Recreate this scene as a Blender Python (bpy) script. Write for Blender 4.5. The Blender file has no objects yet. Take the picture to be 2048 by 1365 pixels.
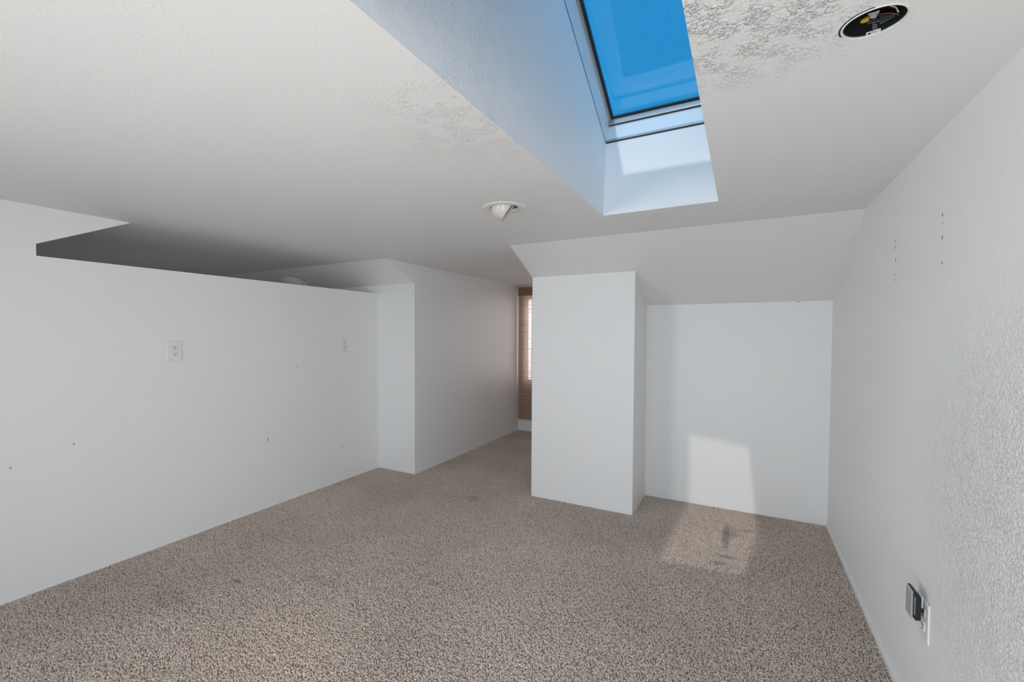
import bpy, bmesh, math, random
from mathutils import Vector, Matrix
from mathutils.geometry import tessellate_polygon
random.seed(7)
S = bpy.context.scene
COL = S.collection

# ------------------------------------------------------------------ camera
YAW, PITCH, ROLL, F_PX = 0.5201, -0.0295, 0.0028, 911.95
fw = Vector((-math.sin(YAW)*math.cos(PITCH), math.cos(YAW)*math.cos(PITCH), math.sin(PITCH)))
r0 = Vector((math.cos(YAW), math.sin(YAW), 0)); u0 = r0.cross(fw)
RT = math.cos(ROLL)*r0 + math.sin(ROLL)*u0
UP = -math.sin(ROLL)*r0 + math.cos(ROLL)*u0
cd = bpy.data.cameras.new('camera'); cam = bpy.data.objects.new('camera', cd); COL.objects.link(cam)
cd.sensor_fit = 'HORIZONTAL'; cd.sensor_width = 36
cd.lens = 36*F_PX/2048
cd.shift_x = 60.98/2048; cd.shift_y = 11.71/2048
cd.clip_start = 0.02
M3 = Matrix((RT, UP, -fw)).transposed()
cam.matrix_world = Matrix.Translation((0, 0, 1.2)) @ M3.to_4x4()
S.camera = cam

# ------------------------------------------------------------------ exposure, sky, sun, large lights
S.view_settings.view_transform = 'Standard'
S.view_settings.look = 'None'
S.view_settings.exposure = -0.13
S.view_settings.gamma = 1.0
S.view_settings.use_curve_mapping = False

w = bpy.data.worlds.new('sky'); S.world = w; w.use_nodes = True
nt = w.node_tree; nt.nodes.clear()
tc = nt.nodes.new('ShaderNodeTexCoord'); sx = nt.nodes.new('ShaderNodeSeparateXYZ')
nt.links.new(tc.outputs['Generated'], sx.inputs[0])
rp = nt.nodes.new('ShaderNodeValToRGB'); cr = rp.color_ramp
cr.elements[0].position = 0.0; cr.elements[0].color = (0.55, 0.58, 0.58, 1)
cr.elements[1].position = 1.0; cr.elements[1].color = (0.005, 0.27, 0.70, 1)
e = cr.elements.new(0.06); e.color = (1.0, 1.08, 1.15, 1)
e = cr.elements.new(0.22); e.color = (0.25, 0.58, 0.92, 1)
e = cr.elements.new(0.40); e.color = (0.006, 0.305, 0.72, 1)
nt.links.new(sx.outputs['Z'], rp.inputs[0])
bg = nt.nodes.new('ShaderNodeBackground'); bg.inputs['Strength'].default_value = 1.09
dt = nt.nodes.new('ShaderNodeVectorMath'); dt.operation = 'DOT_PRODUCT'
dt.inputs[1].default_value = Vector((-0.039, -1.0, 0.703)).normalized()
nt.links.new(tc.outputs['Generated'], dt.inputs[0])
mr = nt.nodes.new('ShaderNodeMapRange'); mr.interpolation_type = 'SMOOTHSTEP'
mr.inputs['From Min'].default_value = 0.0; mr.inputs['From Max'].default_value = 1.0
nt.links.new(dt.outputs['Value'], mr.inputs['Value'])
mxs = nt.nodes.new('ShaderNodeMix'); mxs.data_type = 'RGBA'
nt.links.new(mr.outputs[0], mxs.inputs[0]); nt.links.new(rp.outputs[0], mxs.inputs[6])
mxs.inputs[7].default_value = (0.70, 1.55, 2.5, 1)
nt.links.new(mxs.outputs[2], bg.inputs[0])
wo = nt.nodes.new('ShaderNodeOutputWorld'); nt.links.new(bg.outputs[0], wo.inputs[0])

def lamp(name, kind, loc, direc, energy, color=(1, 1, 1), **kw):
    d = bpy.data.lights.new(name, kind); d.energy = energy; d.color = color
    for k, v in kw.items(): setattr(d, k, v)
    o = bpy.data.objects.new(name, d); COL.objects.link(o)
    o.location = loc
    o.rotation_euler = Vector(direc).to_track_quat('-Z', 'Y').to_euler()
    return o
XL_ = -2.795
S.cycles.use_light_tree = False     # few lamps: sample them evenly
SUN_DIR = Vector((0.039, 1.0, -0.711))
lamp('sun', 'SUN', (0, -4, 8), SUN_DIR, 2.9, (1, .97, .93), angle=0.009)
# fill lamps added behind the camera, set outside invented rear, left and right windows
lamp('rear_fill', 'AREA', (-1.00, -3.2, 1.0), (0.0, 1, 0.04), 5, (1.0, 0.965, 0.93), shape='RECTANGLE', size=2.6, size_y=1.3)
lamp('left_fill', 'AREA', (XL_-.22, -1.6, 1.0), (3.4, 4.2, -0.1), 16.5, (1.0, 0.965, 0.93), shape='RECTANGLE', size=1.4, size_y=1.1, spread=math.radians(75))
lamp('right_fill', 'AREA', (0.476+.22, -1.6, 1.0), (-3.3, 5.0, -0.1), 15.5, (1.0, 0.965, 0.93), shape='RECTANGLE', size=1.4, size_y=1.1, spread=math.radians(75))
# unseen fill lamp added low near the camera to brighten ceiling and far end
lamp('ceiling_fill', 'AREA', (-0.15, -0.30, 0.30), (-0.05, 1.4, 1), 15, (1.0, 0.985, 0.965), shape='DISK', size=0.9)
# daylight outside the dormer window, and an added fill lamp that lifts the dark loft
lamp('dormer_daylight', 'AREA', (-1.86, 5.32, 1.15), (0, -1, 0), 28, (0.97, 0.98, 1.0), shape='RECTANGLE', size=1.0, size_y=1.2)
lamp('loft_fill', 'AREA', (-4.0, 1.9, 0.25), (0, 0, 1), 1.5, (1, 1, 1), shape='DISK', size=0.5)
# added lamp in the skylight shaft, throws the light patch in the alcove
B_DIR = Vector((0.11, 1.0, -1.0)).normalized()
B_MID = Vector((-0.145, 3.01, 0.2325))          # middle of the patch it throws on carpet and wall
lamp('alcove_patch_lamp', 'AREA', B_MID - 3.2*B_DIR, B_DIR, 0.34, (1.0, 0.98, 0.95), shape='RECTANGLE', size=0.44, size_y=1.03, spread=math.radians(1.2))

# ------------------------------------------------------------------ dimensions (metres)
XL, YK, XD, YW = -2.795, 3.0395, -2.388, 5.099
XB0, XB1, YB, YA, XR = -1.331, -0.611, 3.067, 3.5045, 0.476
ZC, YC, SL = 1.775, 2.6945, 0.453
ZH = 1.548
YREAR, XEND = -3.0, -5.3
def zs(y): return ZC - SL*(y - YC)
ROOF = math.atan(0.505)
SX0, SX1, SY = -0.599, -0.101, 2.235

# ------------------------------------------------------------------ materials
def mat(name, color, rough=0.6, metal=0.0, **kw):
    m = bpy.data.materials.new(name); m.use_nodes = True
    b = m.node_tree.nodes['Principled BSDF']
    b.inputs['Base Color'].default_value = (*color, 1)
    b.inputs['Roughness'].default_value = rough
    b.inputs['Metallic'].default_value = metal
    for k, v in kw.items(): b.inputs[k].default_value = v
    return m
def nd(m, t, **kw):
    n = m.node_tree.nodes.new(t)
    for k, v in kw.items(): setattr(n, k, v)
    return n
def ln(m, a, b): m.node_tree.links.new(a, b)
def math_node(m, op, a, b=None, clamp=False):
    n = nd(m, 'ShaderNodeMath', operation=op, use_clamp=clamp)
    for i, v in enumerate((a, b)):
        if v is None: continue
        if isinstance(v, (int, float)): n.inputs[i].default_value = v
        else: ln(m, v, n.inputs[i])
    return n.outputs[0]

def paint(name, color, peel=0.25, knock=0.0, centres=(), rough=0.55, kscale=120, lo=.47, hi=.60, patch=.15):
    """wall paint: fine orange peel, with patches of heavier knock-down texture round some points"""
    m = mat(name, color, rough)
    b = m.node_tree.nodes['Principled BSDF']
    g = nd(m, 'ShaderNodeTexCoord'); pos = g.outputs['Object']
    n1 = nd(m, 'ShaderNodeTexNoise'); n1.inputs['Scale'].default_value = 130; n1.inputs['Detail'].default_value = 2
    ln(m, pos, n1.inputs['Vector'])
    h = math_node(m, 'MULTIPLY', n1.outputs['Fac'], peel)
    if knock:
        n2 = nd(m, 'ShaderNodeTexNoise'); n2.inputs['Scale'].default_value = kscale; n2.inputs['Detail'].default_value = 3.5
        n2.inputs['Distortion'].default_value = 0.6
        ln(m, pos, n2.inputs['Vector'])
        rr_ = nd(m, 'ShaderNodeMapRange', interpolation_type='SMOOTHSTEP')
        rr_.inputs['From Min'].default_value = lo; rr_.inputs['From Max'].default_value = hi
        ln(m, n2.outputs['Fac'], rr_.inputs['Value'])
        tot = None
        for (c, r0_, r1_, k) in centres:
            dn = nd(m, 'ShaderNodeVectorMath', operation='DISTANCE'); dn.inputs[1].default_value = c
            ln(m, pos, dn.inputs[0])
            mr = nd(m, 'ShaderNodeMapRange', interpolation_type='SMOOTHSTEP')
            mr.inputs['From Min'].default_value = r0_; mr.inputs['From Max'].default_value = r1_
            mr.inputs['To Min'].default_value = k; mr.inputs['To Max'].default_value = 0
            ln(m, dn.outputs['Value'], mr.inputs['Value'])
            tot = mr.outputs[0] if tot is None else math_node(m, 'MAXIMUM', tot, mr.outputs[0])
        n3 = nd(m, 'ShaderNodeTexNoise'); n3.inputs['Scale'].default_value = 19; n3.inputs['Detail'].default_value = 2
        ln(m, pos, n3.inputs['Vector'])
        r3 = nd(m, 'ShaderNodeMapRange', interpolation_type='SMOOTHSTEP'); r3.inputs['From Min'].default_value = .40; r3.inputs['From Max'].default_value = .56
        r3.inputs['To Min'].default_value = patch; ln(m, n3.outputs['Fac'], r3.inputs['Value'])
        r = nd(m, 'ShaderNodeMath', operation='MULTIPLY'); ln(m, rr_.outputs[0], r.inputs[0]); ln(m, r3.outputs[0], r.inputs[1])
        if tot is None: k2 = math_node(m, 'MULTIPLY', r.outputs[0], knock)
        else: k2 = math_node(m, 'MULTIPLY', math_node(m, 'MULTIPLY', r.outputs[0], tot), knock)
        h = math_node(m, 'ADD', h, k2)
    bp = nd(m, 'ShaderNodeBump'); bp.inputs['Strength'].default_value = 1.0; bp.inputs['Distance'].default_value = 0.002
    ln(m, h, bp.inputs['Height']); ln(m, bp.outputs[0], b.inputs['Normal'])
    return m
WHITE = (0.885, 0.885, 0.88)
P_SMOOTH = paint('smooth_white_paint', WHITE, peel=0.12, rough=0.42)
P_CEIL = paint('knockdown_ceiling_paint', WHITE, peel=0.2, knock=2.2,
               centres=[((-0.04, 0.95, 1.77), 0.08, 0.36, 1.0), ((-0.65, 1.1, 1.77), 0.1, 0.4, 0.35), ((-0.75, 1.8, 1.77), 0.1, 0.3, 0.25)])
P_RIGHT = paint('orange_peel_wall_paint', WHITE, peel=0.4, knock=1.3, kscale=140, lo=.42, hi=.62, patch=.75,
                centres=[((0.476, 1.35, 0.75), 0.1, 0.75, 1.0), ((0.476, 1.0, 0.2), 0.1, 0.9, 0.5)])
P_SHAFT = paint('shaft_paint', WHITE, peel=0.2, knock=0.5, centres=[((-0.6, 1.0, 1.95), 0.1, 0.55, 1.0)])
M_TRIM = mat('white_trim', (0.82, 0.82, 0.81), 0.35)
M_PLAST = mat('white_plastic', (0.84, 0.84, 0.83), 0.3)
M_DARK = mat('slot_black', (0.01, 0.01, 0.01), 0.6)
M_MARK = mat('wall_mark', (0.10, 0.095, 0.09), 0.8)
M_MARK2 = mat('faint_scuff', (0.40, 0.40, 0.40), 0.8)
M_CREAM = mat('cream_enamel', (0.66, 0.63, 0.56), 0.22)
M_CAN = mat('black_can', (0.008, 0.008, 0.008), 0.7)
M_STEEL = mat('galvanised_steel', (0.42, 0.50, 0.58), 0.3, 0.9)
M_ALU = mat('grey_aluminium', (0.50, 0.52, 0.54), 0.35, 0.6)
M_GASKET = mat('dark_gasket', (0.02, 0.025, 0.03), 0.5)
M_YEL = mat('yellow_nut', (0.62, 0.42, 0.03), 0.4)
M_COPPER = mat('brown_wire', (0.25, 0.10, 0.05), 0.4)
M_BLK = mat('black_plastic', (0.012, 0.012, 0.016), 0.35)
M_SILV = mat('silver_shell', (0.62, 0.63, 0.64), 0.18, 0.5)
M_GREY = mat('grey_inset', (0.20, 0.21, 0.21), 0.3)

def glass(name):
    m = bpy.data.materials.new(name); m.use_nodes = True
    t = m.node_tree; t.nodes.clear()
    geo = nd(m, 'ShaderNodeNewGeometry')
    dt = nd(m, 'ShaderNodeVectorMath', operation='DOT_PRODUCT')
    ln(m, geo.outputs['Incoming'], dt.inputs[0]); ln(m, geo.outputs['Normal'], dt.inputs[1])
    c = math_node(m, 'ABSOLUTE', dt.outputs['Value'])
    f = math_node(m, 'POWER', math_node(m, 'SUBTRACT', 1.0, c, True), 5.0)
    f = math_node(m, 'ADD', math_node(m, 'MULTIPLY', f, 0.85), 0.075, True)
    tr = nd(m, 'ShaderNodeBsdfTransparent'); gl = nd(m, 'ShaderNodeBsdfGlossy'); gl.inputs['Roughness'].default_value = 0.01
    tr.inputs['Color'].default_value = (0.97, 0.985, 0.985, 1)
    mx = nd(m, 'ShaderNodeMixShader'); ln(m, f, mx.inputs[0]); ln(m, tr.outputs[0], mx.inputs[1]); ln(m, gl.outputs[0], mx.inputs[2])
    o = nd(m, 'ShaderNodeOutputMaterial'); ln(m, mx.outputs[0], o.inputs[0])
    return m
M_GLASS = glass('window_glass')

# ------------------------------------------------------------------ mesh helpers
def link(name, me, m, parent=None, smooth=False):
    o = bpy.data.objects.new(name, me); COL.objects.link(o)
    if m: me.materials.append(m)
    if parent: o.parent = parent
    if smooth:
        for p in me.polygons: p.use_smooth = True
    return o
def from_bm(name, bm, m, parent=None, smooth=False):
    me = bpy.data.meshes.new(name); bmesh.ops.recalc_face_normals(bm, faces=bm.faces); bm.to_mesh(me); bm.free()
    return link(name, me, m, parent, smooth)
def box(bm, c, s, rot=None, bevel=0):
    r = bmesh.ops.create_cube(bm, size=1)
    vs = r['verts']
    bmesh.ops.scale(bm, vec=s, verts=vs)
    if bevel:
        es = list({e for v in vs for e in v.link_edges})
        rb = bmesh.ops.bevel(bm, geom=es, offset=bevel, segments=2, affect='EDGES', profile=0.5)
        vs = list({v for f in rb['faces'] for v in f.verts} | {v for v in vs if v.is_valid})
    if rot is not None: bmesh.ops.rotate(bm, cent=(0, 0, 0), matrix=rot, verts=vs)
    bmesh.ops.translate(bm, vec=c, verts=vs)
    return vs
def slab(name, outline, thick, m, holes=(), parent=None):
    """planar polygon (3-D points) with holes, given real thickness along the vector thick"""
    loops = [[Vector(p) for p in outline]] + [[Vector(p) for p in h] for h in holes]
    tris = tessellate_polygon(loops)
    flat = [p for l in loops for p in l]
    t = Vector(thick)
    bm = bmesh.new()
    a = [bm.verts.new(p) for p in flat]; b = [bm.verts.new(p + t) for p in flat]
    for i, j, k in tris:
        bm.faces.new((a[i], a[j], a[k])); bm.faces.new((b[i], b[j], b[k]))
    o = 0
    for l in loops:
        n = len(l)
        for i in range(n):
            q = (a[o+i], a[o+(i+1) % n], b[o+(i+1) % n], b[o+i])
            bm.faces.new(q)
        o += n
    ob = from_bm(name, bm, m, parent)
    if parent is None: ob['kind'] = 'structure'
    return ob
def circle(cx, cy, z, r, n=40): return [(cx + r*math.cos(2*math.pi*i/n), cy + r*math.sin(2*math.pi*i/n), z) for i in range(n)]
def lathe(bm, prof, n=40, mtx=None, closed=False):
    """revolve (r, z) pairs round z"""
    rings = []
    for r, z in prof:
        if r < 1e-6: rings.append([bm.verts.new((0, 0, z))])
        else: rings.append([bm.verts.new((r*math.cos(2*math.pi*i/n), r*math.sin(2*math.pi*i/n), z)) for i in range(n)])
    pairs = list(zip(rings, rings[1:])) + ([(rings[-1], rings[0])] if closed else [])
    for A, B in pairs:
        for i in range(n):
            j = (i+1) % n
            if len(A) == 1 and len(B) == 1: continue
            if len(A) == 1: bm.faces.new((A[0], B[i], B[j]))
            elif len(B) == 1: bm.faces.new((A[i], A[j], B[0]))
            else: bm.faces.new((A[i], A[j], B[j], B[i]))
    if mtx is not None: bmesh.ops.transform(bm, matrix=mtx, verts=[v for R_ in rings for v in R_])
def tube(bm, pts, r, n=8):
    pts = [Vector(p) for p in pts]; rings = []
    for i, p in enumerate(pts):
        d = (pts[min(i+1, len(pts)-1)] - pts[max(i-1, 0)]).normalized()
        a = d.orthogonal().normalized(); b = d.cross(a)
        if rings:   # keep the frame from twisting
            pa = prev - d*prev.dot(d)
            if pa.length > 1e-6: a = pa.normalized(); b = d.cross(a)
        prev = a
        rings.append([bm.verts.new(p + r*(math.cos(2*math.pi*k/n)*a + math.sin(2*math.pi*k/n)*b)) for k in range(n)])
    for A, B in zip(rings, rings[1:]):
        for k in range(n): bm.faces.new((A[k], A[(k+1) % n], B[(k+1) % n], B[k]))
    bm.faces.new(rings[0]); bm.faces.new(rings[-1])
def thing(name, label, cat, loc=(0, 0, 0), group=None, rot=None):
    o = bpy.data.objects.new(name, None); COL.objects.link(o); o.location = loc; o.empty_display_size = 0.05
    if rot is not None: o.rotation_euler = rot
    o['label'] = label; o['category'] = cat
    if group: o['group'] = group
    return o

# ------------------------------------------------------------------ the shell
fl = slab('floor', [(XEND-.1, YREAR-.2, -0.002), (XR+.12, YREAR-.2, -0.002), (XR+.12, YW+.15, -0.002), (XEND-.1, YW+.15, -0.002)], (0, 0, -0.1), None)
M_BACKING = mat('carpet_backing', (0.42, 0.34, 0.28), 0.95)
fl.data.materials.append(M_BACKING)

CAN1 = (-0.956, 1.872); CAN2 = (0.200, 1.102)
R1, R2 = 0.066, 0.0475
Y1L, Y2L, ZJ = 0.8025, 1.177, 1.602
slab('ceiling',
     [(XEND, Y2L, ZC), (XL-.1, Y2L, ZC), (XL-.1, YREAR-.1, ZC), (XR+.1, YREAR-.1, ZC), (XR+.1, YC, ZC), (XB0+.08, YC, ZC), (XB0+.08, YW+.1, ZC), (XD-.08, YW+.1, ZC), (XD-.08, YC, ZC), (XEND, YC, ZC)],
     (0, 0, 0.016), P_CEIL,
     holes=[[(SX0, 0.45, ZC), (SX1, 0.45, ZC), (SX1, SY, ZC), (SX0, SY, ZC)], circle(*CAN1, ZC, R1), circle(*CAN2, ZC, R2+.0008)])
wl = slab('wall_left',
     [(XL, YREAR, 0), (XL, YK, 0), (XL, YK, ZH), (XL, Y1L, ZH), (XL, Y1L, ZJ), (XL, Y2L, ZC), (XL, YREAR, ZC)],
     (-0.1, 0, 0), P_SMOOTH, holes=[[(XL, -2.3, .45), (XL, -.9, .45), (XL, -.9, 1.55), (XL, -2.3, 1.55)]])
slab('wall_knee_left', [(XEND, YK, 0), (XD-.08, YK, 0), (XD-.08, YK, zs(YK)), (XEND, YK, zs(YK))], (0, 0.1, 0), P_SMOOTH)
slab('ceiling_slope_left', [(XEND, YC, ZC), (XD-.08, YC, ZC), (XD-.08, YK, zs(YK)), (XEND, YK, zs(YK))], (0, 0.02, 0.05), P_SMOOTH)
slab('wall_dormer_left', [(XD, YC, ZC), (XD, YK, zs(YK)), (XD, YK, 0.0), (XD, YW, 0), (XD, YW, ZC)], (-0.08, 0, 0), P_SMOOTH)
slab('wall_dormer_right', [(XB0, YC, ZC), (XB0, YB, zs(YB)), (XB0, YB, 0), (XB0, YW, 0), (XB0, YW, ZC-.0)], (0.08, 0, 0), P_SMOOTH)
slab('wall_chase_front', [(XB0+.08, YB, 0), (XB1-.06, YB, 0), (XB1-.06, YB, zs(YB)), (XB0+.08, YB, zs(YB))], (0, 0.06, 0), P_SMOOTH)
slab('wall_chase_side', [(XB1, YB, 0), (XB1, YA, 0), (XB1, YA, zs(YA)), (XB1, YB, zs(YB))], (-0.06, 0, 0), P_SMOOTH)
wa = slab('wall_alcove', [(XB1-.06, YA, 0), (XR+.1, YA, 0), (XR+.1, YA, zs(YA)+.03), (XB1-.06, YA, zs(YA)+.03)], (0, 0.1, 0), P_SMOOTH)
cs = slab('ceiling_slope_right', [(XB0+.08, YC, ZC), (XR+.05, YC, ZC), (XR+.05, YA, zs(YA)), (XB1, YA, zs(YA)), (XB1, YB, zs(YB)), (XB0+.08, YB, zs(YB))], (0, 0.02, 0.05), P_SMOOTH)
wr = slab('wall_right', [(XR, YREAR, 0), (XR, YA+.05, 0), (XR, YA+.05, zs(YA)+.02), (XR, YC, ZC+.01), (XR, YREAR, ZC+.01)], (0.1, 0, 0), P_RIGHT, holes=[[(XR, -2.3, .45), (XR, -.9, .45), (XR, -.9, 1.55), (XR, -2.3, 1.55)]])
# storage loft behind the half wall
slab('wall_loft_near', [(XEND, Y1L, 0), (XL-.1, Y1L, 0), (XL-.1, Y1L, ZJ), (XEND, Y1L, ZJ)], (0, -0.08, 0), P_SMOOTH)
slab('ceiling_slope_loft', [(XEND, Y1L, ZJ), (XL-.1, Y1L, ZJ), (XL-.1, Y2L, ZC), (XEND, Y2L, ZC)], (0, -0.02, 0.05), P_SMOOTH)
slab('wall_loft_end', [(XEND, Y1L-.1, 0), (XEND, YK+.1, 0), (XEND, YK+.1, ZC+.05), (XEND, Y1L-.1, ZC+.05)], (-0.1, 0, 0), P_SMOOTH)
# rear wall behind the camera, with a wide window added to carry fill light
RX0, RX1, RZ0, RZ1 = -2.30, 0.30, 0.35, 1.65
slab('wall_rear', [(XL-.1, YREAR, 0), (XR+.1, YREAR, 0), (XR+.1, YREAR, ZC+.01), (XL-.1, YREAR, ZC+.01)], (0, -0.1, 0), P_SMOOTH,
     holes=[[(RX0, YREAR, RZ0), (RX1, YREAR, RZ0), (RX1, YREAR, RZ1), (RX0, YREAR, RZ1)]])
# dormer end wall with its window
WX0, WX1, WZ0, WZ1 = -2.305, -1.415, 0.60, 1.655
slab('wall_dormer_end', [(XD-.08, YW, 0), (XB0+.08, YW, 0), (XB0+.08, YW, ZC+.01), (XD-.08, YW, ZC+.01)], (0, 0.1, 0), P_SMOOTH,
     holes=[[(WX0, YW, WZ0), (WX1, YW, WZ0), (WX1, YW, WZ1), (WX0, YW, WZ1)]])

def window(name, x0, x1, z0, z1, y, depth, mullions, into):
    """frame, casing, sash bars and panes of a wall window; 'into' is +1 when the room lies towards +y"""
    root = bpy.data.objects.new(name, None); COL.objects.link(root); root['kind'] = 'structure'
    bm = bmesh.new(); t = 0.04; yc = y - into*depth/2
    for cx, cz, sx_, sz in (((x0+x1)/2, z0+t/2, x1-x0, t), ((x0+x1)/2, z1-t/2, x1-x0, t)):
        box(bm, (cx, yc, cz), (sx_, depth, sz))
    for cx in (x0+t/2, x1-t/2): box(bm, (cx, yc, (z0+z1)/2), (t, depth, z1-z0-2*t))
    from_bm('window_frame', bm, M_TRIM, root)
    bm = bmesh.new(); c = 0.055
    for cx, cz, sx_, sz in (((x0+x1)/2, z0-c/2, x1-x0+2*c, c), ((x0+x1)/2, z1+c/2, x1-x0+2*c, c)):
        box(bm, (cx, y+into*.008, cz), (sx_, .016, sz))
    for cx in (x0-c/2, x1+c/2): box(bm, (cx, y+into*.008, (z0+z1)/2), (c, .016, z1-z0))
    from_bm('casing', bm, M_TRIM, root)
    xs = [x0+t + (x1-x0-2*t)*i/(mullions+1) for i in range(mullions+2)]
    for i, xm in enumerate(xs[1:-1]):
        bm = bmesh.new(); box(bm, (xm, yc, (z0+z1)/2), (.03, .04, z1-z0-2*t)); from_bm('mullion', bm, M_TRIM, root)
    for a, b in zip(xs, xs[1:]):
        bm = bmesh.new(); box(bm, ((a+b)/2, yc, (z0+z1)/2), (b-a-.031, .005, z1-z0-2*t)); from_bm('pane', bm, M_GLASS, root)
    return root
window('window_2', WX0, WX1, WZ0, WZ1, YW, 0.09, 1, -1)
window('added_window_4', .9, 2.3, .45, 1.55, XL, 0.09, 1, 1).rotation_euler = (0, 0, -math.pi/2)  # added unseen window that the left fill lamp shines through
window('added_window_5', -2.3, -.9, .45, 1.55, -XR, 0.09, 1, 1).rotation_euler = (0, 0, math.pi/2)  # made-up window, cut to let the right fill lamp in
window('added_window_3', RX0, RX1, RZ0, RZ1, YREAR, 0.09, 2, 1)  # invented window in front of the rear fill lamp

# ------------------------------------------------------------------ skylight: shaft walls, curb, frame, pane
tz = ZC + .016
def roofz(y): return 2.132 - 0.505*(y - 2.27)
YT = 0.30
slab('wall_skylight_left', [(SX0, .45, tz), (SX0, SY, tz), (SX0, 2.27, 2.132), (SX0, YT, roofz(YT))], (-.03, 0, 0), P_SHAFT)
slab('wall_skylight_right', [(SX1, .45, tz), (SX1, SY, tz), (SX1, 2.27, 2.132), (SX1, YT, roofz(YT))], (.03, 0, 0), P_SHAFT)
slab('wall_skylight_far', [(SX0-.03, SY, tz), (SX1+.03, SY, tz), (SX1+.03, 2.27, 2.132), (SX0-.03, 2.27, 2.132)], (0, .03, 0), P_SHAFT)
slab('wall_skylight_near', [(SX0-.03, .45, tz), (SX1+.03, .45, tz), (SX1+.03, YT, roofz(YT)), (SX0-.03, YT, roofz(YT))], (0, -.03, 0), P_SHAFT)
sky = bpy.data.objects.new('window_1', None); COL.objects.link(sky); sky['kind'] = 'structure'
sky.location = (SX0, 2.27, 2.132)
sky.rotation_euler = (-ROOF, 0, 0)       # local x across, -y up the roof, z out of the roof
Wd = SX1 - SX0; LEN = (2.27 - YT)/math.cos(ROOF); HC = 0.158
def ring(name, x0, x1, y0, y1, z0, z1, th, m):
    """rectangular ring of four mitred bars; th grows outward when positive, inward when negative"""
    bm = bmesh.new()
    ix = [(x0, y0), (x1, y0), (x1, y1), (x0, y1)]
    ox = [(x0-th, y0+th), (x1+th, y0+th), (x1+th, y1-th), (x0-th, y1-th)]
    v = {}
    for k, (L_, z) in enumerate(((ix, z0), (ix, z1), (ox, z0), (ox, z1))):
        v[k] = [bm.verts.new((p[0], p[1], z)) for p in L_]
    for i in range(4):
        j = (i+1) % 4
        for a, b in ((0, 1), (1, 3), (3, 2), (2, 0)): bm.faces.new((v[a][i], v[a][j], v[b][j], v[b][i]))
    return from_bm(name, bm, m, sky)
ring('curb', 0, Wd, 0, -LEN, 0.004, HC, .04, M_TRIM)                    # white wooden liner
ring('joint_gap', 0.0, Wd, 0.0, -LEN, 0.000, 0.004, -.0012, M_GASKET)
M_FRAME = mat('pale_frame', (0.42, 0.43, 0.44), 0.35, 0.3)
ring('frame', 0, Wd, 0, -LEN, HC-.020, HC-.004, -.009, M_FRAME)
def across(name, y0, y1, z0, z1, m, bev=0):
    bm = bmesh.new(); box(bm, (Wd/2, (y0+y1)/2, (z0+z1)/2), (Wd-.002, abs(y1-y0), z1-z0), None, bev); return from_bm(name, bm, m, sky)
across('foot_bar', -.0005, -.011, HC-.040, HC-.005, M_FRAME, .004)
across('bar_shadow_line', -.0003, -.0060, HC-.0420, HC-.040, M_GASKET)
across('joint_bead', -.0002, -.006, .008, .020, M_FRAME, .002)
across('joint_bead_gap', -.0002, -.003, .0062, .0085, M_GASKET)
across('joint_bead_gap', -.0002, -.003, .0195, .0220, M_GASKET)
ring('gasket', 0.0, Wd, 0.0, -LEN, HC-.004, HC+.004, -.021, M_GASKET)
# pane, very slightly bowed
bm = bmesh.new(); NX, NY = 12, 30; g = {}
for k in (0, 1):
    for i in range(NX+1):
        for j in range(NY+1):
            u, vv = i/NX, j/NY
            g[k, i, j] = bm.verts.new((-.02+(Wd+.04)*u, .02-(LEN+.04)*vv, HC+.0045+k*.006 + 0.011*math.sin(math.pi*u)*math.sin(math.pi*vv)))
for k in (0, 1):
    for i in range(NX):
        for j in range(NY): bm.faces.new((g[k, i, j], g[k, i+1, j], g[k, i+1, j+1], g[k, i, j+1]))
for i in range(NX):
    for j in (0, NY): bm.faces.new((g[0, i, j], g[0, i+1, j], g[1, i+1, j], g[1, i, j]))
for j in range(NY):
    for i in (0, NX): bm.faces.new((g[0, i, j], g[0, i, j+1], g[1, i, j+1], g[1, i, j]))
from_bm('pane', bm, M_GLASS, sky, smooth=True)
ring('cladding', -.021, Wd+.021, .021, -LEN-.021, HC-.02, HC+.03, .03, M_GASKET)

# ------------------------------------------------------------------ thin floor trims
def trim(name, p, q, nrm, hgt=.014, th=.008):
    p, q, n = Vector(p), Vector(q), Vector(nrm)*th
    return slab(name, [p, q, q+Vector((0, 0, hgt)), p+Vector((0, 0, hgt))], n, M_TRIM)
trim('baseboard_right', (XR, YREAR, .0), (XR, YA, .0), (-1, 0, 0), .022, .009)
trim('baseboard_dormer', (XD, YK+.02, .0), (XD, YW, .0), (1, 0, 0), .016, .006)
trim('baseboard_left', (XL, YREAR, .0), (XL, YK, .0), (1, 0, 0), .008, .004)

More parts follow.
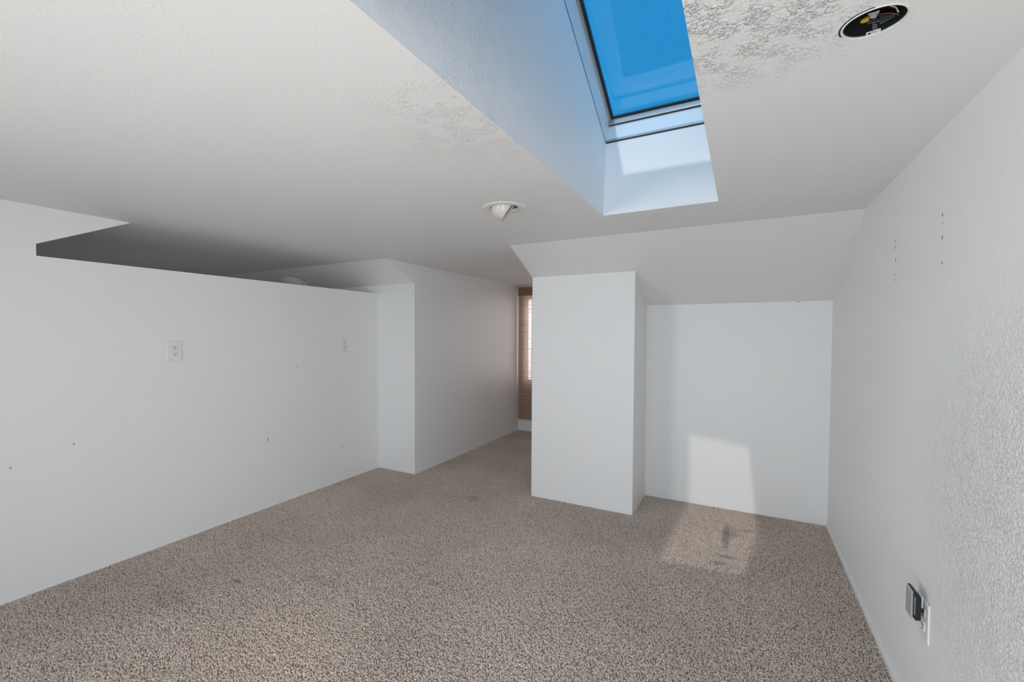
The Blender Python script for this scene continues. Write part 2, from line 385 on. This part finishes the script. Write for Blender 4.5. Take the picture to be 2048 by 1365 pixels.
# ------------------------------------------------------------------ carpet pile (uncountable tufts)
def carpet():
    me = bpy.data.meshes.new('carpet'); bm = bmesh.new()
    for x0, x1, y0, y1 in ((XL, XR, .0, YK), (XD, XB0, YK, YW), (XB1, XR, YK, YA), (XB0, XB1, YK, YB)):
        bm.faces.new([bm.verts.new(p) for p in ((x0, y0, 0), (x1, y0, 0), (x1, y1, 0), (x0, y1, 0))])
    bm.to_mesh(me); bm.free()
    m = mat('carpet_yarn', (0.5, 0.4, 0.33), 0.95)
    b = m.node_tree.nodes['Principled BSDF']
    oi = nd(m, 'ShaderNodeObjectInfo'); rmp = nd(m, 'ShaderNodeValToRGB'); c = rmp.color_ramp; c.interpolation = 'LINEAR'
    c.elements[0].position = 0.0; c.elements[0].color = (0.40, 0.32, 0.265, 1)
    c.elements[1].position = 1.0; c.elements[1].color = (0.86, 0.75, 0.665, 1)
    for p_, col in ((0.06, (0.48, 0.39, 0.33)), (0.18, (0.63, 0.53, 0.46)), (0.80, (0.70, 0.60, 0.525))):
        e_ = c.elements.new(p_); e_.color = (*col, 1)
    ln(m, oi.outputs['Random'], rmp.inputs[0])
    geo = nd(m, 'ShaderNodeNewGeometry')
    # broad soiling, a few stains and some darker spots in the alcove
    nz = nd(m, 'ShaderNodeTexNoise'); nz.inputs['Scale'].default_value = 1.6; nz.inputs['Detail'].default_value = 3
    ln(m, geo.outputs['Position'], nz.inputs['Vector'])
    mr = nd(m, 'ShaderNodeMapRange'); mr.inputs['From Min'].default_value = .3; mr.inputs['From Max'].default_value = .7
    mr.inputs['To Min'].default_value = .86; mr.inputs['To Max'].default_value = 1.06
    ln(m, nz.outputs['Fac'], mr.inputs['Value'])
    tot = mr.outputs[0]
    for (cx, cy, rx, ry, k) in DARK_SPOTS:
        mp = nd(m, 'ShaderNodeMapping', vector_type='TEXTURE'); mp.inputs['Location'].default_value = (cx, cy, 0); mp.inputs['Scale'].default_value = (rx, ry, 10)
        ln(m, geo.outputs['Position'], mp.inputs['Vector'])
        le = nd(m, 'ShaderNodeVectorMath', operation='LENGTH'); ln(m, mp.outputs[0], le.inputs[0])
        r2 = nd(m, 'ShaderNodeMapRange', interpolation_type='SMOOTHSTEP'); r2.inputs['From Min'].default_value = .35; r2.inputs['From Max'].default_value = 1.0
        r2.inputs['To Min'].default_value = k; r2.inputs['To Max'].default_value = 1
        ln(m, le.outputs['Value'], r2.inputs['Value'])
        tot = math_node(m, 'MULTIPLY', tot, r2.outputs[0])
    mxc = nd(m, 'ShaderNodeVectorMath', operation='SCALE'); ln(m, rmp.outputs[0], mxc.inputs[0]); ln(m, tot, mxc.inputs['Scale'])
    ln(m, mxc.outputs[0], b.inputs['Base Color'])
    me.materials.append(M_BACKING)
    o = bpy.data.objects.new('carpet', me); COL.objects.link(o)
    o['kind'] = 'stuff'; o['label'] = 'beige and brown speckled wall-to-wall carpet covering the attic floor'; o['category'] = 'carpet'
    ng = bpy.data.node_groups.new('pile', 'GeometryNodeTree')
    ng.interface.new_socket('Geometry', in_out='INPUT', socket_type='NodeSocketGeometry')
    ng.interface.new_socket('Geometry', in_out='OUTPUT', socket_type='NodeSocketGeometry')
    N = ng.nodes.new; L = ng.links.new
    gi, go = N('NodeGroupInput'), N('NodeGroupOutput')
    dp = N('GeometryNodeDistributePointsOnFaces'); dp.distribute_method = 'RANDOM'; dp.inputs['Density'].default_value = 42000
    ico = N('GeometryNodeMeshIcoSphere'); ico.inputs['Radius'].default_value = 1.0; ico.inputs['Subdivisions'].default_value = 2
    tr = N('GeometryNodeTransform'); tr.inputs['Translation'].default_value = (0, 0, .65); L(ico.outputs[0], tr.inputs[0])
    sm = N('GeometryNodeSetShadeSmooth'); L(tr.outputs[0], sm.inputs[0])
    st = N('GeometryNodeSetMaterial'); st.inputs['Material'].default_value = m; L(sm.outputs[0], st.inputs[0])
    ip = N('GeometryNodeInstanceOnPoints'); L(gi.outputs[0], dp.inputs[0]); L(dp.outputs['Points'], ip.inputs['Points']); L(st.outputs[0], ip.inputs['Instance'])
    rr = N('FunctionNodeRandomValue'); rr.data_type = 'FLOAT_VECTOR'; rr.inputs[0].default_value = (-.75, -.75, 0); rr.inputs[1].default_value = (.75, .75, 6.28)
    L(rr.outputs[0], ip.inputs['Rotation'])
    rs = N('FunctionNodeRandomValue'); rs.data_type = 'FLOAT_VECTOR'; rs.inputs[0].default_value = (.0018, .0018, .0040); rs.inputs[1].default_value = (.0029, .0029, .0062); rs.inputs['Seed'].default_value = 3
    L(rs.outputs[0], ip.inputs['Scale'])
    jn = N('GeometryNodeJoinGeometry'); L(ip.outputs[0], jn.inputs[0]); L(gi.outputs[0], jn.inputs[0]); L(jn.outputs[0], go.inputs[0])
    md = o.modifiers.new('pile', 'NODES'); md.node_group = ng
    return o
DARK_SPOTS = [(-0.066, 3.04, .030, .27, .60), (-.03, 3.10, .045, .10, .80), (.045, 3.17, .05, .022, .66), (-.05, 2.745, .07, .025, .68), (-.085, 2.65, .035, .03, .70),
          (-.25, 3.12, .04, .03, .82), (-1.67, 2.80, .09, .08, .84), (-2.09, 1.29, .05, .016, .55), (-1.75, 1.50, .14, .05, .86), (-2.2, 1.05, .2, .08, .88)]
carpet()

# ------------------------------------------------------------------ recessed lights
def eyeball_light():
    root = thing('recessed_light', 'white eyeball recessed light with a tilted dome below the flat ceiling', 'light', (*CAN1, ZC))
    bm = bmesh.new()
    lathe(bm, [(.0635, .010), (.0635, -.0005), (.0655, -.0035), (.080, -.0035), (.0815, -.0026), (.0945, -.0030), (.097, -.0018), (.097, 0.0), (.0655, 0.0), (.0655, .010)], 56, closed=True)
    from_bm('trim_ring', bm, M_PLAST, root, True)
    bm = bmesh.new(); lathe(bm, [(.066, .005), (.066, .14), (0, .14)], 40); from_bm('housing', bm, M_CAN, root, True)
    n = (0.80*RT - 0.60*Vector((0, 0, 1)) - 0.04*fw).normalized()
    q = n.to_track_quat('Z', 'Y').to_matrix().to_4x4()
    R = .060; ctr = Vector((0, 0, .002))
    a0 = math.acos(.030/R)
    prof = [(0, -R)] + [(R*math.sin(t), -R*math.cos(t)) for t in [math.pi*(i/26) for i in range(1, 26)] if -R*math.cos(t) < .030]
    prof += [(R*math.sin(a0), .030), (R*math.sin(a0)-.003, .030), (.044, .022), (.036, -.01), (0, -.012)]
    bm = bmesh.new(); lathe(bm, prof, 48, Matrix.Translation(ctr) @ q)
    eb = from_bm('eyeball', bm, M_CREAM, root, True)
    bm = bmesh.new(); lathe(bm, [(0, .023), (.043, .023), (.043, .0215), (0, .0215)], 40, Matrix.Translation(ctr) @ q)
    from_bm('baffle', bm, M_GREY, eb)
    return root
eyeball_light()

def open_can():
    root = thing('recessed_light', 'open recessed light hole with loose wires and no trim in the ceiling', 'light', (*CAN2, ZC))
    r = R2
    bm = bmesh.new(); lathe(bm, [(r, .003), (r, .15), (0, .15)], 48); from_bm('housing', bm, M_CAN, root, True)
    bm = bmesh.new(); lathe(bm, [(r-.0022, .0030), (r-.0022, -.0006), (r-.0004, -.0020), (r+.0012, -.0006), (r+.0005, .0030)], 56, closed=True)
    from_bm('rim', bm, M_PLAST, root, True)
    bm = bmesh.new(); lathe(bm, [(r+.0018, .0006), (r+.0045, .0006), (r+.0045, -.0003), (r+.0018, -.0003)], 40, closed=True)
    bmesh.ops.delete(bm, geom=[v for v in bm.verts if v.co.x > -.004 or v.co.y > .030], context='VERTS')
    from_bm('cut_gap', bm, M_DARK, root)          # ragged dark gap in the drywall beside the rim
    # white clip on the far edge of the rim
    ang = math.atan2(.048, .008); ex = Vector((math.cos(ang), math.sin(ang), 0)); ey = Vector((-math.sin(ang), math.cos(ang), 0))
    rot = Matrix((ey, ex, Vector((0, 0, 1)))).transposed()
    box_c = ex*(r-.005)
    bm = bmesh.new(); box(bm, box_c+Vector((0, 0, .0025)), (.022, .003, .009), rot, .0012); from_bm('clip', bm, M_PLAST, root)
    bm = bmesh.new(); box(bm, box_c-ex*.0016+Vector((0, 0, .002))+ey*.006, (.0045, .0012, .0022), rot); from_bm('clip_slot', bm, M_DARK, root)
    # bent steel bracket
    bm = bmesh.new()
    q = [(.0115, .0234, .0225), (.0335, .0194, .0150), (.0330, .0194, .0110), (.0127, .0231, .0065)]
    A = [bm.verts.new(p) for p in q]; B = [bm.verts.new((p[0], p[1]+.0012, p[2])) for p in q]
    bm.faces.new(A); bm.faces.new(B)
    for k in range(4): bm.faces.new((A[k], A[(k+1) % 4], B[(k+1) % 4], B[k]))
    box(bm, (.0045, .0247, .0155), (.018, .0012, .0055), Matrix.Rotation(-.17, 3, 'Z') @ Matrix.Rotation(.12, 3, 'Y'))
    from_bm('bracket', bm, M_STEEL, root)
    # yellow wire connector
    bm = bmesh.new(); lathe(bm, [(0, 0), (.0045, .0), (.0052, .003), (.0040, .010), (.0022, .0125), (0, .0125)], 16,
                            Matrix.Translation((-.0035, .0262, .0235)) @ Matrix.Rotation(-1.75, 4, 'Y'))
    from_bm('wire_nut', bm, M_YEL, root, True)
    bm = bmesh.new()
    q = [(-.0050, .0270, .0330), (.0125, .0250, .0330), (.0105, .0250, .0255), (.0062, .0250, .0205), (-.0010, .0262, .0240)]
    A = [bm.verts.new(p) for p in q]; B = [bm.verts.new((p[0], p[1]+.002, p[2])) for p in q]
    bm.faces.new(A); bm.faces.new(B)
    for k in range(5): bm.faces.new((A[k], A[(k+1) % 5], B[(k+1) % 5], B[k]))
    from_bm('junction_tab', bm, M_PLAST, root)
    bm = bmesh.new(); tube(bm, [(.008, .0236, .0250), (.017, .0225, .0232), (.028, .0204, .0195), (.035, .0190, .0140), (.0385, .0185, .0120)], .0010); from_bm('brown_wire', bm, M_COPPER, root, True)
    bm = bmesh.new(); tube(bm, [(.026, .022, .034), (.031, .021, .031), (.0350, .0195, .026), (.0366, .0188, .0205), (.0375, .0180, .0165)], .0014); from_bm('white_wire', bm, M_PLAST, root, True)
    # coil spring
    pts = [(.0058+.0032*math.cos(t), .0244+.0032*math.sin(t), -.0055+.0007*t) for t in [i*.5 for i in range(48)]]
    bm = bmesh.new(); tube(bm, pts, .0006, 6); from_bm('spring', bm, M_STEEL, root, True)
    return root
open_can()

# ------------------------------------------------------------------ outlets on the half wall
def receptacle_parts(parent, flip, z):
    bm = bmesh.new()
    n = 28; prof = []
    for i in range(n):
        a = 2*math.pi*i/n; prof.append((max(-.0135, min(.0135, .0172*math.cos(a))), max(-.0145, min(.0145, .0172*math.sin(a)))))
    A = [bm.verts.new((.0045, p[0], z+p[1])) for p in prof]; B = [bm.verts.new((.0075, p[0]*.97, z+p[1]*.97)) for p in prof]
    bm.faces.new(B)
    for i in range(n): bm.faces.new((A[i], A[(i+1) % n], B[(i+1) % n], B[i]))
    rc = from_bm('receptacle', bm, M_PLAST, parent)
    for dy, hh in ((-.0062, .0085), (.0062, .0070)):
        bm = bmesh.new(); box(bm, (.0076, dy, z+.0035), (.0012, .0026, hh)); from_bm('slot', bm, M_DARK, rc)
    bm = bmesh.new(); lathe(bm, [(0, .0006), (.0026, .0006), (.0026, -.0006), (0, -.0006)], 14, Matrix.Translation((.0076, 0, z-.0075)) @ Matrix.Rotation(math.pi/2, 4, 'Y'))
    from_bm('ground_hole', bm, M_DARK, rc)
def plate(parent, w_, h_):
    bm = bmesh.new(); box(bm, (.003, 0, 0), (.0055, w_, h_), None, .0022); from_bm('plate', bm, M_PLAST, parent)
    bm = bmesh.new(); lathe(bm, [(0, .0012), (.0022, .0009), (.0028, 0), (0, 0)], 14, Matrix.Translation((.0058, 0, 0)) @ Matrix.Rotation(math.pi/2, 4, 'Y')); from_bm('screw', bm, M_PLAST, parent)
def outlet(label, y, z, w_):
    root = thing('wall_outlet', label, 'outlet', (XL, y, z), 'duplex outlets on the half wall')
    plate(root, w_, .116)
    receptacle_parts(root, 1, .0195); receptacle_parts(root, 1, -.0195)
    return root
outlet('white duplex outlet on the half wall, left one nearer the camera', 1.376, 1.096, .078)
outlet('white duplex outlet on the half wall, right one near the knee wall corner', 2.645, 1.106, .074)

# ------------------------------------------------------------------ outlet and plug-in night light on the right wall
root = thing('wall_outlet', 'white duplex outlet low on the right wall behind the plug-in light', 'outlet', (XR, 1.772, .372), None, (0, 0, math.pi))
plate(root, .076, .116); receptacle_parts(root, 1, .0195); receptacle_parts(root, 1, -.0195)
def plug_light():
    root = thing('plug_in_light', 'black and silver plug-in night light standing out from the right wall outlet', 'night light', (XR-.0085, 1.772, .392), None, (0, 0, math.pi))
    # local +x points into the room, +y towards the camera
    bm = bmesh.new(); box(bm, (.0055, 0, .008), (.012, .022, .014), None, .002); from_bm('plug', bm, M_BLK, root)
    bm = bmesh.new()                      # body: side profile swept across its width, top raked back to the wall
    pr = [(.009, -.016), (.022, -.018), (.0255, -.010), (.0265, .058), (.0255, .068), (.016, .060), (.009, .050)]
    A = [bm.verts.new((x, -.027, z)) for x, z in pr]; B = [bm.verts.new((x, .027, z)) for x, z in pr]
    bm.faces.new(A); bm.faces.new(B)
    for k in range(len(pr)): bm.faces.new((A[k], A[(k+1) % len(pr)], B[(k+1) % len(pr)], B[k]))
    bmesh.ops.bevel(bm, geom=bm.edges[:], offset=.0012, segments=2, affect='EDGES')
    from_bm('body', bm, M_BLK, root)
    bm = bmesh.new(); box(bm, (.0285, 0, .025), (.005, .051, .082), None, .0024); from_bm('front_shell', bm, M_SILV, root)
    bm = bmesh.new(); box(bm, (.0235, .0270, .024), (.0032, .0012, .052), None, .0004); from_bm('side_strip', bm, M_GREY, root)
    bm = bmesh.new(); box(bm, (.0055, 0, .034), (.006, .034, .034), None, .002); from_bm('back_pad', bm, M_PLAST, root)
    return root
plug_light()

# ------------------------------------------------------------------ bamboo roll-up blind on the dormer window
def blind():
    X0, X1, Y, ZT, ZB = -2.372, -1.36, 5.045, 1.735, .150
    root = thing('bamboo_blind', 'tan woven bamboo blind hanging over the dormer window', 'blind', ((X0+X1)/2, Y, ZT))
    ox, oz = (X0+X1)/2, ZT
    Wb = X1-X0
    m = mat('bamboo_reed', (0.42, 0.25, 0.155), 0.6)
    b = m.node_tree.nodes['Principled BSDF']
    g = nd(m, 'ShaderNodeTexCoord'); mp = nd(m, 'ShaderNodeMapping'); mp.inputs['Scale'].default_value = (1.5, 1, 130)
    n = nd(m, 'ShaderNodeTexNoise'); n.inputs['Scale'].default_value = 1.0; n.inputs['Detail'].default_value = 3
    ln(m, g.outputs['Object'], mp.inputs[0]); ln(m, mp.outputs[0], n.inputs['Vector'])
    r = nd(m, 'ShaderNodeValToRGB'); r.color_ramp.elements[0].position = .34; r.color_ramp.elements[0].color = (.42, .25, .16, 1)
    r.color_ramp.elements[1].position = .62; r.color_ramp.elements[1].color = (.82, .57, .41, 1)
    ln(m, n.outputs['Fac'], r.inputs[0]); ln(m, r.outputs[0], b.inputs['Base Color'])
    tl = nd(m, 'ShaderNodeBsdfTranslucent'); tl.inputs['Color'].default_value = (.70, .64, .62, 1)
    mx = nd(m, 'ShaderNodeMixShader'); mx.inputs[0].default_value = .5
    out = m.node_tree.nodes['Material Output']
    ln(m, b.outputs[0], mx.inputs[1]); ln(m, tl.outputs[0], mx.inputs[2]); ln(m, mx.outputs[0], out.inputs['Surface'])
    bm = bmesh.new(); z = -.075; i = 0
    while z > ZB-ZT+.02:
        h = random.uniform(.0042, .0062)
        e1, e2 = random.uniform(0, .004), random.uniform(0, .004)
        box(bm, ((e2-e1)/2, random.uniform(-.0006, .0006), z-h/2), (Wb-e1-e2, .003, h)); z -= h + random.uniform(.0007, .0019)
    from_bm('reeds', bm, m, root)['kind'] = 'stuff'
    md = mat('dark_bamboo', (0.25, 0.125, 0.075), 0.6)
    bm = bmesh.new(); z = 0
    while z > -.080: box(bm, (0, -.008, z-.003), (Wb, .004, .0056)); z -= .0062
    from_bm('valance', bm, md, root)
    bm = bmesh.new(); box(bm, (0, .012, .012), (Wb, .028, .022), None, .003); from_bm('headrail', bm, md, root)
    bm = bmesh.new(); box(bm, (0, 0, ZB-ZT+.012), (Wb, .010, .020), None, .003); from_bm('bottom_rail', bm, m, root)
    mc = mat('jute_cord', (.36, .26, .17), .8)
    for k in range(5):
        x = -Wb/2+.035+k*(Wb-.07)/4
        bm = bmesh.new(); tube(bm, [(x, -.003, -.07), (x, -.003, ZB-ZT+.01)], .0012, 6); from_bm('cord', bm, mc, root)
    bm = bmesh.new(); tube(bm, [(-Wb/2+.05, -.010, -.05), (-Wb/2+.052, -.012, -.7), (-Wb/2+.05, -.012, ZB-ZT-.035)], .002, 6); from_bm('pull_cord', bm, mc, root)
    for sx_ in (-1, 1):
        bm = bmesh.new(); box(bm, (sx_*(Wb/2+.004), .020, .012), (.008, .066, .024), None, .002); from_bm('bracket', bm, M_STEEL, root)
    return root
blind()

# ------------------------------------------------------------------ domed light behind the half wall
def dome():
    root = thing('dome_light', 'pale domed light partly hidden behind the top of the left half wall', 'light', (-3.71, 2.92, zs(2.92)), None, (-math.atan(SL), 0, 0))
    bm = bmesh.new(); lathe(bm, [(0, -.004), (.15, -.004), (.155, -.012), (.15, -.022), (.0, -.022)], 48); from_bm('base', bm, M_TRIM, root, False)
    bm = bmesh.new(); lathe(bm, [(.14, -.022), (.135, -.045), (.11, -.068), (.06, -.082), (0, -.086)], 48); from_bm('diffuser', bm, M_PLAST, root, True)
    return root
dome()

# ------------------------------------------------------------------ small holes and scuffs
def dot(name, parent, p, nrm, rx, rz, m):
    n = Vector(nrm); t = Vector((0, 0, 1)) if abs(n.z) < .9 else Vector((0, 1, 0)); s = t.cross(n)
    bm = bmesh.new(); k = 9; p = Vector(p)
    ri = [random.uniform(.75, 1.2) for _ in range(k)]
    A = [bm.verts.new(p + (s*rx*math.cos(6.2832*i/k) + t*rz*math.sin(6.2832*i/k))*ri[i] + n*.0004) for i in range(k)]
    c = bm.verts.new(p + n*.0012)
    for i in range(k): bm.faces.new((A[i], A[(i+1) % k], c))
    return from_bm(name, bm, m, parent)
RN = (-1, 0, 0)
for y, z, rx, rz, m in ((1.744, 1.533, .0035, .005, M_MARK), (1.742, 1.510, .002, .003, M_MARK), (1.74, 1.470, .0035, .007, M_MARK), (1.736, 1.425, .002, .0025, M_MARK2), (1.734, 1.398, .0025, .004, M_MARK),
                        (2.190, 1.537, .004, .005, M_MARK), (2.196, 1.520, .002, .012, M_MARK), (2.185, 1.468, .004, .006, M_MARK), (2.180, 1.418, .0025, .004, M_MARK), (2.178, 1.396, .0025, .004, M_MARK)):
    dot('screw_hole', wr, (XR, y, z), RN, rx, rz, m)
for px, y, z, rx, rz, m in ((0, 1.955, .47, .004, .02, M_MARK2), (0, 2.62, .28, .003, .02, M_MARK2), (0, 2.19, .96, .008, .004, M_MARK2), (0, .92, .66, .004, .003, M_MARK), (0, .70, .60, .004, .003, M_MARK)):
    dot('scuff', wl, (XL, y, z), (1, 0, 0), rx, rz, m)
dot('nail_hole', cs, (.30, YA-.003, zs(YA)-.004), (0, -1, 0), .003, .004, M_MARK)
